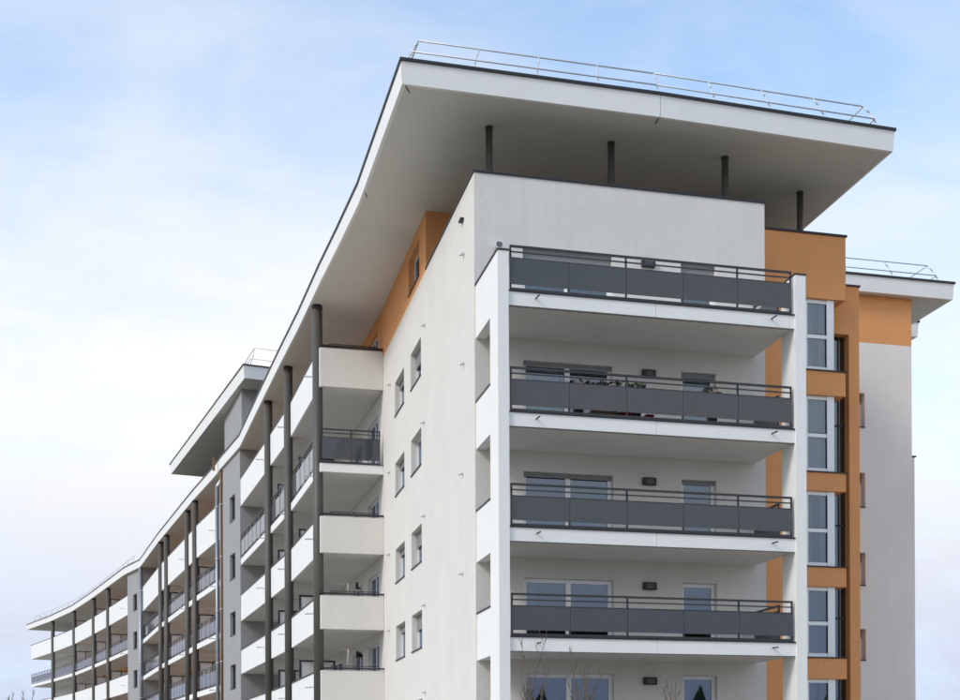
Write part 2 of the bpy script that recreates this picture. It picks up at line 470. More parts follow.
# terrace behind the parapet and the ochre penthouse
bx('terrace_floor', 'paving', BLD, 0.303, 7.877, YW + 0.303, 8.797, 15.95, 16.2)
PF = Frame((0.0, 8.8), (1, 8.8), (0, 1))
wall_mesh(PF, 0.303, 11.9, 16.2, SOF, 0.25, [(2.5, 5.5, 16.3, 18.4)]).build('penthouse_wall', 'orange', BLD)
window(BLD, PF, 2.5, 5.5, 16.3, 18.4, depth=0.15, splits=(4.0,))
PS = Frame((0.0, 0), (0.0, 1), (1, 0))
wall_mesh(PS, 8.803, 17.3, WTOP, SOF, 0.3, [(9.88, 11.8, 17.40, 18.62)]).build('penthouse_wall', 'orange', BLD)
window(BLD, PS, 9.88, 11.8, 17.40, 18.62, depth=0.2, splits=())
# posts carrying the roof
for (x, y, zb) in ((0.70, 3.44, 16.2), (4.19, 3.50, 16.2), (7.61, 3.56, 16.2), (10.72, 5.06, 16.9)):
    mb = MB(); mb.tube((x, y, zb), (x, y, SOF - 0.03), 0.095, n=20)
    mb.tube((x, y, SOF - 0.03), (x, y, SOF), 0.105, n=20)
    mb.build('roof_post', 'column', BLD, smooth=True)

# small vents and an overflow on the side wall, round sensor above the cheek wall
for (y, z) in [(8.98, 15.53), (9.2, 12.57), (9.15, 9.64), (9.2, 6.86), (9.15, 4.14), (3.47, 15.53), (3.53, 12.61), (3.72, 9.7),
               (3.8, 7.01), (15.55, 15.66), (15.74, 12.53), (15.9, 9.58), (15.99, 6.82)]:
    mb = MB(); mb.tube((0.0, y, z), (-0.05, y, z), 0.05, n=12); mb.tube((-0.05, y, z), (-0.11, y, z - 0.05), 0.05, 0.03, n=12)
    mb.build('wall_vent', 'steel', BLD, smooth=True)
mb = MB(); mb.box(-0.10, 0.0, 3.45, 3.72, 16.45, 16.50); mb.build('overflow_spout', 'black', BLD)
mb = MB(); mb.tube((0.62, YW, 15.30), (0.62, YW - 0.08, 15.30), 0.04, n=14); mb.tube((0.62, YW - 0.08, 15.30), (0.62, YW - 0.2, 15.28), 0.10, 0.12, n=18)
o = mb.build('floodlight', 'frame', BLD, smooth=True)
mb = MB(); mb.tube((0.62, YW - 0.203, 15.28), (0.62, YW - 0.21, 15.28), 0.08, n=18); mb.build('lens', 'lens', o)
# black bulkhead lamps between the windows
for z in (15.21, 12.27, 9.38, 6.58, 4.04):
    mb = MB(); mb.box(4.58, 4.96, YW - 0.11, YW - 0.002, z - 0.11, z + 0.09)
    o = mb.build('wall_lamp', 'black', BLD, bevel=0.02)
    mb = MB()
    for k in range(3): mb.box(4.66, 4.88, YW - 0.122, YW - 0.112, z - 0.075 + k * 0.045, z - 0.05 + k * 0.045)
    mb.build('lens', 'lens', o)

# --- front balconies ------------------------------------------------------
def railing(parent, p, q, zf, ztop, npan, pan_top, pan_bot, gap=0.005, posts=None, mid=True, side_only=False):
    """posts, two rails and slate panels between p and q (plan points)"""
    p, q = Vector(p), Vector(q)
    L = (q - p).length; t = (q - p).normalized()
    P = lambda a, z: (p.x + t.x * a, p.y + t.y * a, z)
    mb = MB(); mb.bar(P(0, ztop - 0.025), P(L, ztop - 0.025), 0.05, 0.05); mb.build('handrail', 'rail', parent)
    if mid:
        mb = MB(); mb.bar(P(0, ztop - 0.16), P(L, ztop - 0.16), 0.03, 0.03); mb.build('rail', 'rail', parent)
    mb = MB(); mb.bar(P(0, pan_top + 0.018), P(L, pan_top + 0.018), 0.035, 0.03); mb.build('rail', 'rail', parent)
    mb = MB(); mb.bar(P(0, zf + 0.035), P(L, zf + 0.035), 0.05, 0.07); mb.build('bottom_rail', 'rail', parent)
    w = L / npan
    pts = range(npan + 1) if posts is None else posts
    for k in pts:
        a = min(max(k * w, 0.02), L - 0.02)
        mb = MB(); mb.bar(P(a, zf + 0.07), P(a, ztop - 0.05), 0.045, 0.03); mb.build('post', 'rail', parent)
    # panels stand just outside the posts
    n = Vector((t.y, -t.x)) * 0.034
    for k in range(npan):
        a0, a1 = k * w + gap, (k + 1) * w - gap
        mb = MB(); A = P(a0, 0); B = P(a1, 0)
        mb.hexa([(A[0] + n.x, A[1] + n.y, pan_bot), (B[0] + n.x, B[1] + n.y, pan_bot),
                 (B[0] + n.x * .7, B[1] + n.y * .7, pan_bot), (A[0] + n.x * .7, A[1] + n.y * .7, pan_bot),
                 (A[0] + n.x, A[1] + n.y, pan_top), (B[0] + n.x, B[1] + n.y, pan_top),
                 (B[0] + n.x * .7, B[1] + n.y * .7, pan_top), (A[0] + n.x * .7, A[1] + n.y * .7, pan_top)])
        mb.build('railing_panel', 'panel', parent)

X0, X1 = 0.303, 7.877
for i, fl in enumerate(L_FLOOR):
    rt = fl + (1.12, 1.10, 1.06, 1.06, 1.08)[i]
    sl = bx('balcony', 'soffit', BLD, X0, X1, 0.032, YW - 0.003, fl - 0.34, fl - 0.004)
    for (a, b) in ((X0, 4.105), (4.113, X1)):
        bx('fascia_panel', 'white', sl, a, b, 0.0, 0.03, fl - 0.355, fl - 0.02, bevel=0.006)
    bx('edge_trim', 'black', sl, X0, X1 + 0.0, -0.03, 0.09, fl - 0.016, fl + 0.012)
    railing(sl, (X0 + 0.05, 0.05), (X1 - 0.06, 0.05), fl + 0.012, rt, 5, rt - 0.33, fl + 0.16, posts=(0, 2, 4, 5))
    for k in (1, 3):
        a = X0 + 0.05 + (X1 - X0 - 0.11) * k / 5
        mb = MB(); mb.bar((a, 0.05, fl + 0.08), (a, 0.05, rt - 0.315), 0.045, 0.03); mb.build('post', 'rail', sl)
    # open side guard between pier and wall on the right
    railing(sl, (X1 - 0.05, YW - 0.06), (X1 - 0.05, 0.80), fl + 0.012, rt, 1, rt - 0.33, fl + 0.16)
    for x in (1.0, 7.24):
        mb = MB(); mb.tube((x, 0.02, fl - 0.15), (x, -0.29, fl - 0.17), 0.019, n=10); mb.build('drain_spout', 'black', sl)
    mb = MB(); mb.bar((X0, 0.06, fl - 0.36), (X1, 0.06, fl - 0.36), 0.05, 0.02); mb.build('drip_edge', 'shutter', sl)

# left cheek wall with an opening on every storey, right pier
CK = Frame((0.028, -0.06), (0.028, 1), (1, 0))
ck_holes = [(0.80, YW + 0.057, 11.19, 12.85), (0.82, YW + 0.057, 8.36, 9.98), (0.86, YW + 0.057, 5.70, 7.05), (0.90, YW + 0.057, 3.0, 4.5), (0.9, YW + 0.057, 0.9, 1.9)]
ck = wall_mesh(CK, 0, YW + 0.057, 0, 14.22, 0.27, ck_holes).build('cheek_wall', 'white', BLD)
bx('cap', 'black', ck, 0.0, 0.318, -0.075, YW - 0.003, 14.223, 14.262)
for h_ in ck_holes:
    bx('sill', 'black', ck, 0.005, 0.29, -0.06 + h_[0] + .003, YW - 0.003, h_[2] + 0.002, h_[2] + 0.04)
pier = bx('pier', 'white', BLD, 7.88, 8.17, -0.06, 0.72, 0, 14.30)
bx('cap', 'black', pier, 7.865, 8.185, -0.075, 0.735, 14.303, 14.34)

# --- ochre stair bay on the right of the white block ------------------------
bx('bay_wall', 'orange', BLD, 8.183, 10.0, 4.0, 4.65, 0, 15.42)
ob = bx('bay_head', 'orange', BLD, 8.183, 11.62, 4.0, 8.797, 15.423, 17.28)
bx('cap', 'black', ob, 8.183, 11.66, 3.96, 8.79, 17.283, 17.34)
spans = [(12.60, 13.30), (9.80, 10.33), (7.00, 7.56), (4.30, 4.90), (1.55, 2.20)]
for z0, z1 in spans:
    o = bx('spandrel', 'orange', BLD, 10.003, 11.60, 4.0, 4.62, z0, z1)
    bx('cap', 'black', o, 10.003, 11.64, 3.965, 4.6, z1 + 0.002, z1 + 0.035)
BW = Frame((0, 4.1), (1, 4.1), (0, 1))
tops = [15.42] + [s[0] for s in spans]
for k in range(5):
    zb, zt = spans[k][1] + 0.037, tops[k]
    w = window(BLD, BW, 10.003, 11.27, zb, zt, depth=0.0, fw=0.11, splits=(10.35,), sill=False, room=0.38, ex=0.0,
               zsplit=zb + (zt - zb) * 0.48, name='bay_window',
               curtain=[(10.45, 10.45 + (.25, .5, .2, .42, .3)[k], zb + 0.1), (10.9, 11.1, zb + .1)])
    mb = MB(); mb.box(11.04, 11.268, 4.07, 4.098, zb + 0.004, zt - 0.004); mb.build('corner_post', 'frame', w)
    mb = MB(); mb.box(10.43, 11.03, 4.094, 4.128, zb + (zt - zb) * 0.48 + .06, zb + (zt - zb) * 0.48 + .075); mb.build('glazing_bead', 'dark_frame', w)
DW = Frame((0, 4.655), (1, 4.655), (0, 1))
wall_mesh(DW, 10.003, 12.43, 0, 16.13, 0.35, [(11.3, 12.09, 0.2, 14.68)]).build('stair_wall', 'orange', BLD)
bx('parapet_cap', 'black', BLD, 11.623, 12.47, 4.62, 5.04, 16.133, 16.18)
bx('stair_side_wall', 'orange', BLD, 12.13, 12.43, 5.008, 11.99, 0, 16.13)
sg = MB(); sg.box(11.3, 12.09, 4.93, 4.945, 0.2, 14.68)
sgo = sg.build('stair_glazing', 'glass', BLD)
for z in [13.3, 12.0, 10.3, 9.0, 7.5, 6.2, 4.8, 3.5, 2.2]:
    mb = MB(); mb.box(11.3, 12.09, 4.90, 4.928, z - 0.025, z + 0.025); mb.build('mullion', 'dark_frame', sgo)
mb = MB(); mb.box(11.86, 11.9, 4.9, 4.928, 0.2, 14.68); mb.build('mullion', 'dark_frame', sgo)
bx('stair_lining', 'stairwell', BLD, 10.9, 12.12, 6.4, 6.5, 0.1, 16.0)

# --- right wing --------------------------------------------------------------
RW = Frame((0, 12.0), (1, 12.0), (0, 1))
rz = [(14.13, 15.40), (11.21, 12.49), (8.35, 9.57), (5.62, 6.78), (2.8, 4.0)]
wall_mesh(RW, 12.0, 18.85, 0, 17.25, 0.36, [(15.7, 16.93, a, b) for a, b in rz]).build('wing_wall', 'plaster_lifted', BLD)
for a, b in rz: window(BLD, RW, 15.7, 16.93, a, b, depth=0.3, shutter=0.3)
bx('wing_upper_wall', 'orange', BLD, 12.0, 18.85, 12.0, 12.3, 17.253, SOF)
bx('wing_end_wall', 'plaster_lifted', BLD, 18.55, 18.85, 12.363, 30, 0, SOF)
o = bx('rear_balcony_wall', 'plaster_lifted', BLD, 18.853, 19.03, 12.12, 14.0, 0, 13.2)
bx('cap', 'black', o, 18.853, 19.09, 12.08, 14.04, 13.203, 13.25)
mb = MB(); mb.tube((18.9, 12.2, 14.3), (18.9, 12.2, 15.6), 0.03, n=10); mb.build('rear_post', 'pipe_grey', BLD)

# --- roof ----------------------------------------------------------------------
LEFT = [(-1.98, 1.80), (-2.12, 8.7), (-2.35, 12.0), (-2.60, 15.2), (-2.90, 19.8), (-3.27, 24.4), (-3.68, 29.9), (-4.30, 38.6),
        (-5.12, 43.6), (-5.42, 45.8), (-6.62, 52.9), (-8.98, 68.2), (-10.6, 80.0), (-12.05, 84.5), (-14.15, 93.5), (-15.9, 101.0),
        (-18.55, 111.5), (-21.6, 121.0), (-25.2, 130.5)]
FRONT = [(20.4, 11.65), (12.1, 11.65), (12.1, 2.15), (5.0, 1.86)]
BACK = [(-9.0, 136.0), (2.0, 112), (6, 85.0), (9.5, 60), (12.5, 38), (21.4, 30), (21.4, 15.5), (20.4, 15.5)]
OUT = LEFT + BACK + FRONT       # clockwise seen from above
def offset_poly(poly, dist):
    n = len(poly); res = []
    for i in range(n):
        a, b, c = Vector(poly[i - 1]), Vector(poly[i]), Vector(poly[(i + 1) % n])
        d1, d2 = (b - a).normalized(), (c - b).normalized()
        n1, n2 = Vector((d1.y, -d1.x)), Vector((d2.y, -d2.x))
        m = (n1 + n2); k = 1.0 + n1.dot(n2)
        m = m / max(k, 0.3)
        res.append((b.x + m.x * dist, b.y + m.y * dist))
    return res
INS = offset_poly(OUT, 0.03)      # inwards (clockwise polygon: right-hand side is inside)
CAP = offset_poly(OUT, -0.04)
mb = MB(); mb.prism([p for p in offset_poly(OUT, 0.125)][::-1], SOF, RTOP - 0.01)
ROOF = mb.build('roof', 'soffit', BLD)
def lerp(a, b, t): return (a[0] + (b[0] - a[0]) * t, a[1] + (b[1] - a[1]) * t)
for i in range(len(OUT)):
    j = (i + 1) % len(OUT)
    L = (Vector(OUT[j]) - Vector(OUT[i])).length
    n = max(1, round(L / 7.5)); gp = 0.008 / L
    for k in range(n):
        t0, t1 = k / n + (gp if k or True else 0), (k + 1) / n - gp
        if n == 1: t0, t1 = gp, 1 - gp
        a, b = lerp(OUT[i], OUT[j], t0), lerp(OUT[i], OUT[j], t1)
        c, d = lerp(INS[i], INS[j], t0), lerp(INS[i], INS[j], t1)
        cin, din = lerp(offset_poly(OUT, .124)[i], offset_poly(OUT, .124)[j], t0), lerp(offset_poly(OUT, .124)[i], offset_poly(OUT, .124)[j], t1)
        mb = MB()
        mb.hexa([(*c, SOF - 0.012), (*d, SOF - 0.012), (*din, SOF - 0.012), (*cin, SOF - 0.012),
                 (*a, RTOP), (*b, RTOP), (*din, RTOP), (*cin, RTOP)])
        mb.build('fascia_panel', 'white', ROOF)
mb = MB(); mb.prism(CAP[::-1], RTOP + 0.002, RTOP + 0.075); mb.build('roof_edge_cap', 'black', ROOF)
# drip clips at the corner of the soffit
for p, q in (((-1.86, 1.9, 18.985), (-1.7, 2.2, 18.985)), ((-2.0, 8.0, 18.985), (-1.9, 8.25, 18.985)), ((4.98, 1.98, 18.98), (5.0, 2.25, 18.98))):
    mb = MB(); mb.bar(p, q, 0.02, 0.02); mb.build('soffit_clip', 'black', ROOF)

def guard(pts, z, step, lean=0.4, hgt=0.75, parent=None, side=1):
    """tubular roof guard along a polyline: two rails on posts leaning inwards (side 1: inside is on the left)"""
    P = [Vector(p) for p in pts]
    def off(i, d):
        ns = []
        for (a, b) in ((i - 1, i), (i, i + 1)):
            if a >= 0 and b < len(P):
                t = (P[b] - P[a]).normalized(); ns.append(Vector((-t.y, t.x)) * side)
        m = ns[0] if len(ns) == 1 else (ns[0] + ns[1]) / max(1 + ns[0].dot(ns[1]), .3)
        return P[i] + m * d
    for s in range(len(P) - 1):
        def f(u, k, zz):
            r = off(s, lean * k).lerp(off(s + 1, lean * k), u)
            return (r.x, r.y, zz)
        L = (P[s + 1] - P[s]).length
        for kk in (0.42, 1.0):
            mb = MB(); mb.tube(f(0, kk, z + hgt * kk), f(1, kk, z + hgt * kk), 0.02, n=8); mb.build('guard_rail', 'steel', parent, smooth=True)
        n = max(1, round(L / step))
        for k in range(n + (1 if s == len(P) - 2 else 0)):
            u = k / n
            mb = MB(); mb.tube(f(u, 0.3, z), f(u, 0.36, z + 0.2), 0.022, n=8); mb.tube(f(u, 0.36, z + 0.2), f(u, 0.68, z + .52), 0.022, n=8)
            mb.tube(f(u, 0.68, z + .52), f(u, 1.0, z + hgt), 0.022, n=8)
            mb.build('guard_post', 'steel', parent, smooth=True)
ZR = RTOP + 0.075
guard([(-2.0, 9.0), (-1.84, 1.85), (5.0, 1.92), (11.78, 2.2), (11.78, 8.0)], ZR, 1.6, parent=ROOF)
guard([(12.4, 11.8), (20.05, 11.8), (20.05, 15.2)], ZR, 1.75, parent=ROOF)
guard([(-11.5, 84.0), (-15.4, 101.2), (-18.0, 111.7), (-21.0, 120.8), (-24.5, 130.0), (-14.0, 133.6)], ZR, 2.5, parent=ROOF, hgt=0.95, lean=0.35, side=-1)

# --- grey stair tower rising through the roof ---------------------------------
tw = [(-4.24, 39.2), (-4.98, 43.7), (1.2, 44.6), (2.0, 40.1)]
PT = Frame(tw[0], tw[1], (1, 0))
twin = [(15.5, 16.9), (12.3, 13.7), (9.2, 10.5), (6.25, 7.6), (3.3, 4.7)]
wall_mesh(PT, 0, PT.len, 0, 18.98, 0.25, [(1.3, 2.7, a, b) for a, b in twin]).build('tower_wall', 'grey', BLD)
for a, b in twin: window(BLD, PT, 1.3, 2.7, a, b, depth=0.15, fmat='dark_frame', room=0.5)
T2 = Frame((-4.24, 39.197), (2.0, 40.097), (0, 1))
wall_mesh(T2, 0, T2.len, 0, 18.98, 0.2, []).build('tower_return_wall', 'grey', BLD)
T3 = Frame((-4.98, 43.7), (1.2, 44.6), (0, -1))
wall_mesh(T3, 0.26, T3.len, 0, 18.98, 0.2, []).build('tower_return_wall', 'grey', BLD)
mb = MB(); mb.prism([(-4.13, 39.4), (-4.83, 45.0), (1.2, 45.9), (1.9, 40.3)][::-1], ZR + 0.003, 22.298)
up = mb.build('penthouse', 'grey', BLD)
tr = [(-4.12, 37.35), (-8.0, 60.1), (-1.0, 61.3), (2.9, 38.55)]
tri = offset_poly(tr, 0.12)
mb = MB(); mb.prism(tri[::-1], 22.3, 22.9); TR = mb.build('penthouse_roof', 'soffit', BLD)
for i in range(4):
    j = (i + 1) % 4
    L = (Vector(tr[j]) - Vector(tr[i])).length; n = max(1, round(L / 7.5))
    for k in range(n):
        t0, t1 = k / n + .0005, (k + 1) / n - .0005
        a, b, c, d = lerp(tr[i], tr[j], t0), lerp(tr[i], tr[j], t1), lerp(tri[i], tri[j], t0), lerp(tri[i], tri[j], t1)
        mb = MB(); mb.hexa([(*lerp(a, c, .6), 22.288), (*lerp(b, d, .6), 22.288), (*lerp(b, d, .97), 22.288), (*lerp(a, c, .97), 22.288),
                            (*a, 22.93), (*b, 22.93), (*lerp(b, d, .97), 22.93), (*lerp(a, c, .97), 22.93)])
        mb.build('fascia_panel', 'white', TR)
mb = MB(); mb.prism(offset_poly(tr, -0.04)[::-1], 22.933, 23.0); mb.build('roof_edge_cap', 'black', TR)
guard([(-4.5, 42.5), (-3.85, 37.75), (2.4, 38.72)], 23.0, 2.2, parent=TR, hgt=1.15, lean=0.4)

# rain-water pipes beside the tower
def pipe(name, m, x, y, r, z0, z1):
    mb = MB(); mb.tube((x, y, z0), (x, y, z1), r, n=14)
    o = mb.build(name, m, BLD, smooth=True)
    for z in range(2, int(z1), 3):
        mb = MB(); mb.tube((x, y, z), (x, y, z + 0.06), r + 0.025, n=14); mb.build('pipe_bracket', 'steel', o)
    return o
pipe('downpipe', 'pipe_brown', -5.07, 44.15, 0.065, 0, 18.98)
o = pipe('downpipe', 'pipe_grey', -5.28, 45.0, 0.10, 0, 18.2)
mb = MB(); mb.tube((-5.28, 45.0, 18.2), (-5.0, 45.3, 18.7), 0.10, n=12); mb.tube((-5.0, 45.3, 18.7), (-5.0, 45.3, 18.98), 0.10, n=12); mb.build('swan_neck', 'frame', o, smooth=True)
pipe('downpipe', 'pipe_grey', -10.55, 80.35, 0.16, 0, 18.98)
mb = MB(); mb.bar((-5.47, 44.4, 19.0), (-5.47, 44.4, 19.75), 0.14, 0.12); mb.build('gutter_outlet', 'pipe_brown', ROOF)

# --- curved balcony front along the side ---------------------------------------
def seg_box(mb, p, q, off0, off1, z0, z1):
    f = Frame(p, q, (1, 0)); f.box(mb, 0, f.len, off0, off1, z0, z1)

def side_balcony(p, q, depth_p, depth_q, kind, zb, zt, pan, spout=True, door='white', first=False):
    """slab between outer points p,q; solid parapet (zb..zt) or slate railing over a slab edge"""
    f = Frame(p, q, (1, 0))
    pi = f.p + f.n * depth_p; qi = f.p + f.t * f.len + f.n * depth_q
    po, qo = f.at(0, 0.10, 0), f.at(f.len, 0.10, 0)
    fl_t = zb + (0.25 if kind == 'solid' else 0.33)
    mb = MB(); mb.prism([(po[0], po[1]), (qo[0], qo[1]), (qi.x, qi.y), (pi.x, pi.y)], zb + 0.012, fl_t - 0.004)
    sl = mb.build('balcony', 'soffit', BLD)
    if kind == 'solid':
        mb = MB(); f.box(mb, 0.003, f.len - 0.003, 0.0, 0.098, zb, zt); mb.build('parapet', 'white', sl, bevel=0.008)
        mb = MB(); f.box(mb, 0.0, f.len, -0.03, 0.13, zt + 0.002, zt + 0.05); mb.build('parapet_cap', 'black', sl)
    else:
        mb = MB(); f.box(mb, 0.003, f.len - 0.003, 0.0, 0.098, zb, fl_t); mb.build('fascia_panel', 'white', sl, bevel=0.006)
        n = max(1, round(f.len / pan))
        a, b = f.at(0.05, 0.05, 0), f.at(f.len - 0.05, 0.05, 0)
        railing(sl, (b[0], b[1]), (a[0], a[1]), fl_t + 0.012, zt, n, zt - 0.34, fl_t + 0.16, gap=0.07)
    if spout:
        z = zb + (0.7 if kind == 'solid' else 0.1)
        e = f.at(f.len * 0.16, -0.38, z); s = f.at(f.len * 0.16, 0.02, z + .02)
        mb = MB(); mb.tube(s, e, 0.03, n=8); mb.build('drain_spout', 'steel', sl)
    return sl

def inner_wall(p, q, floors, th, m, door_spec, z0=0, z1=SOF - 0.002):
    f = Frame(p, q, (1, 0))
    hl, wl_ = [], []
    for (zf, zh) in floors:
        for (a0, a1) in door_spec:
            hl.append((a0 * f.len, a1 * f.len, zf + 0.03, zh)); wl_.append((a0 * f.len, a1 * f.len, zf + 0.03, zh))
    wall_mesh(f, 0.002, f.len - 0.002, z0, z1, th, hl).build('recess_wall', m, BLD)
    for (a0, a1, z0, z1) in wl_:
        window(BLD, f, a0, a1, z0, z1, depth=0.12, splits=((a0 + a1) / 2,), sill=False, room=0.9,
               curtain=[(a0 + .1, a0 + (a1 - a0) * random.uniform(.3, .9), z0 + .1)] if random.random() < .5 else None)

def column(x, y, r, ztop=SOF):
    mb = MB(); mb.tube((x, y, 0), (x, y, ztop - 0.002), r, n=24); o = mb.build('column', 'column', BLD, smooth=True)
    mb = MB(); mb.tube((x, y, ztop - 0.14), (x, y, ztop - 0.002), r + 0.006, n=24); mb.build('top_shadow_band', 'black', o, smooth=True)  # black band stands in for the shadow at the column top

def partition(f, a, d0, d1, floors, hgt=2.05):
    for zf in floors:
        mb = MB()
        for (u0, u1, w0, w1) in ((d0, d1, zf + hgt - .07, zf + hgt), (d0, d0 + .08, zf, zf + hgt - .07), (d1 - .08, d1, zf, zf + hgt - .07),
                                 ((d0 + d1) / 2 - .03, (d0 + d1) / 2 + .03, zf, zf + hgt - .07)):
            f.box(mb, a, a + .07, u0, u1, w0, w1)
        o = mb.build('partition_screen', 'dark_frame', BLD)
        for (u0, u1) in ((d0 + .085, (d0 + d1) / 2 - .035), ((d0 + d1) / 2 + .035, d1 - .085)):
            mb = MB(); f.box(mb, a + .02, a + .05, u0, u1, zf + .02, zf + hgt - .075); mb.build('screen_panel', 'screen', o)

# section nearest the corner
S1 = [(-2.38, 17.30), (-2.82, 24.75), (-3.31, 30.0), (-4.22, 39.18)]
I1 = [(0.0, 17.303), (-0.35, 25.0), (-0.85, 30.3), (-1.75, 39.4)]
LV1 = [('solid', 15.93, 17.37), ('rail', 12.77, 14.39), ('solid', 9.77, 11.14), ('solid', 6.94, 8.20), ('solid', 4.15, 5.42), ('solid', 1.3, 2.6)]
for li, (kd, zb, zt) in enumerate(LV1):
    fl_t = zb + (0.25 if kd == 'solid' else 0.33)
    for s in range(3):
        p, q = S1[s], S1[s + 1]
        f = Frame(p, q, (1, 0))
        dp = f.n.dot(Vector(I1[s]) - f.p); dq = f.n.dot(Vector(I1[s + 1]) - f.p)
        a0, a1 = (0.0, f.len - 0.22) if s < 2 else (0.0, f.len - 0.01)
        pp = f.at(0.22 if s else 0.0, 0, 0); qq = f.at(a1, 0, 0)
        b = side_balcony((pp[0], pp[1]), (qq[0], qq[1]), dp - .01, dq - .01, kd, zb, zt, 1.25)
        if s == 0:      # end face towards the camera
            if kd == 'solid':
                mb = MB(); mb.box(-2.36, -0.004, 17.2, 17.298, zb, zt); mb.build('parapet', 'plaster', b, bevel=0.012)
                mb = MB(); mb.box(-2.34, -0.004, 17.165, 17.33, zt + 0.052, zt + 0.10); mb.build('parapet_cap', 'black', b)
                mb = MB(); mb.bar((-2.0, 17.25, zt + 0.16), (-0.2, 17.25, zt + 0.16), 0.03, 0.03)
                for x in (-2.0, -1.1, -0.2): mb.bar((x, 17.25, zt + 0.1), (x, 17.25, zt + 0.15), 0.03, 0.03)
                mb.build('rail', 'rail', b)
            else:
                mb = MB(); mb.box(-2.36, -0.004, 17.2, 17.298, zb, fl_t); mb.build('fascia_panel', 'white', b, bevel=0.01)
                railing(b, (-2.30, 17.25), (-0.12, 17.25), fl_t + .012, zt, 2, zt - .34, fl_t + .16)
                mb = MB(); mb.box(-2.36, -0.004, 17.17, 17.30, fl_t + .002, fl_t + .014); mb.build('edge_trim', 'black', b)
floors1 = [(16.18, 18.5), (13.10, 15.3), (10.02, 12.2), (7.19, 9.3), (4.40, 6.6), (1.55, 3.8)]
for s in range(3):
    f_len = (Vector(I1[s + 1]) - Vector(I1[s])).length
    spec = [[(0.12, 0.40), (0.55, 0.85)], [(0.2, 0.75)], [(0.1, 0.4), (0.6, 0.85)]][s]
    inner_wall(I1[s], I1[s + 1], floors1[1:], 0.25, 'plaster', spec, z1=16.16)
    inner_wall(I1[s], I1[s + 1], floors1[:1], 0.25, 'orange', spec, z0=16.163)
for (x, y) in ((-2.42, 17.50), (-2.88, 24.85), (-3.36, 30.1)): column(x, y, 0.19)
for s in (0, 1):
    f = Frame(S1[s], S1[s + 1], (1, 0)); partition(f, f.len - .05, 0.35, 1.9, [z for z, _ in floors1[1:]])
# round lamps in the recess
for z in (15.1, 12.2, 9.4, 6.55):
    mb = MB(); mb.tube((-0.03, 22.6, z), (-0.2, 22.6, z), 0.05, n=12); mb.tube((-0.2, 22.6, z + .12), (-0.2, 22.6, z - .14), 0.11, 0.14, n=16)
    mb.build('recess_lamp', 'black', BLD, smooth=True)

# middle section
S2 = [(-5.17, 45.7), (-6.38, 52.75), (-6.83, 55.9), (-8.24, 65.0), (-8.70, 67.9), (-10.36, 80.3)]
LV2 = [('solid', 15.30, 17.34), ('rail', 12.58, 14.10), ('rail', 9.50, 11.02), ('rail', 6.45, 8.05), ('rail', 3.4, 5.0), ('solid', 0.6, 2.2)]
def inner(p, q, d):
    f = Frame(p, q, (1, 0)); a, b = f.at(0, d, 0), f.at(f.len, d, 0)
    return (a[0], a[1]), (b[0], b[1])
N2 = [(p[0] + 2.5, p[1] + 0.35) for p in S2]
for (kd, zb, zt) in LV2:
    for s in range(5):
        f = Frame(S2[s], S2[s + 1], (1, 0))
        dp = f.n.dot(Vector(N2[s]) - f.p); dq = f.n.dot(Vector(N2[s + 1]) - f.p)
        pp = f.at(0.24 if s else 0, 0, 0); qq = f.at(f.len - (0.24 if s < 4 else 0), 0, 0)
        side_balcony((pp[0], pp[1]), (qq[0], qq[1]), dp - .01, dq - .01, kd, zb, zt, 1.3, spout=(s in (0, 2)))
for s in range(5):
    L = (Vector(N2[s + 1]) - Vector(N2[s])).length
    spec = [(0.15, 0.45), (0.6, 0.85)] if L > 5 else []
    inner_wall(N2[s], N2[s + 1], [(15.55, 17.9), (12.91, 15.0), (9.83, 12.0), (6.78, 9.0), (3.73, 6.0)], 0.25, 'orange', spec)
for (x, y) in S2[1:5]: column(x - 0.03, y + 0.1, 0.20)
for s in (0, 2):
    f = Frame(S2[s], S2[s + 1], (1, 0)); partition(f, f.len + .8, 0.3, 2.1, [15.55, 12.91, 9.83, 6.78, 3.73])
f = Frame(S2[4], S2[5], (1, 0)); partition(f, 4.5, 0.3, 2.1, [15.55, 12.91, 9.83, 6.78])
# end wall of the middle section at its far side
bx('section_end_wall', 'white', BLD, -5.1, -2.5, 45.2, 45.45, 0, SOF - .003)
f = Frame((-10.42, 80.35), (-11.76, 84.45), (1, 0))
w2 = [(15.6, 17.0), (12.3, 13.8), (9.0, 10.5), (5.7, 7.2)]
wall_mesh(f, 0, f.len, 0, SOF - .002, 0.25, [(1.5, 2.6, a, b) for a, b in w2]).build('tower_wall', 'grey', BLD)
for a, b in w2: window(BLD, f, 1.5, 2.6, a, b, depth=0.15, fmat='dark_frame', room=0.5)
T4 = Frame((-10.41, 80.345), (-5.5, 81.3), (0, 1)); wall_mesh(T4, 0, T4.len, 0, SOF - .002, 0.2, []).build('tower_return_wall', 'grey', BLD)

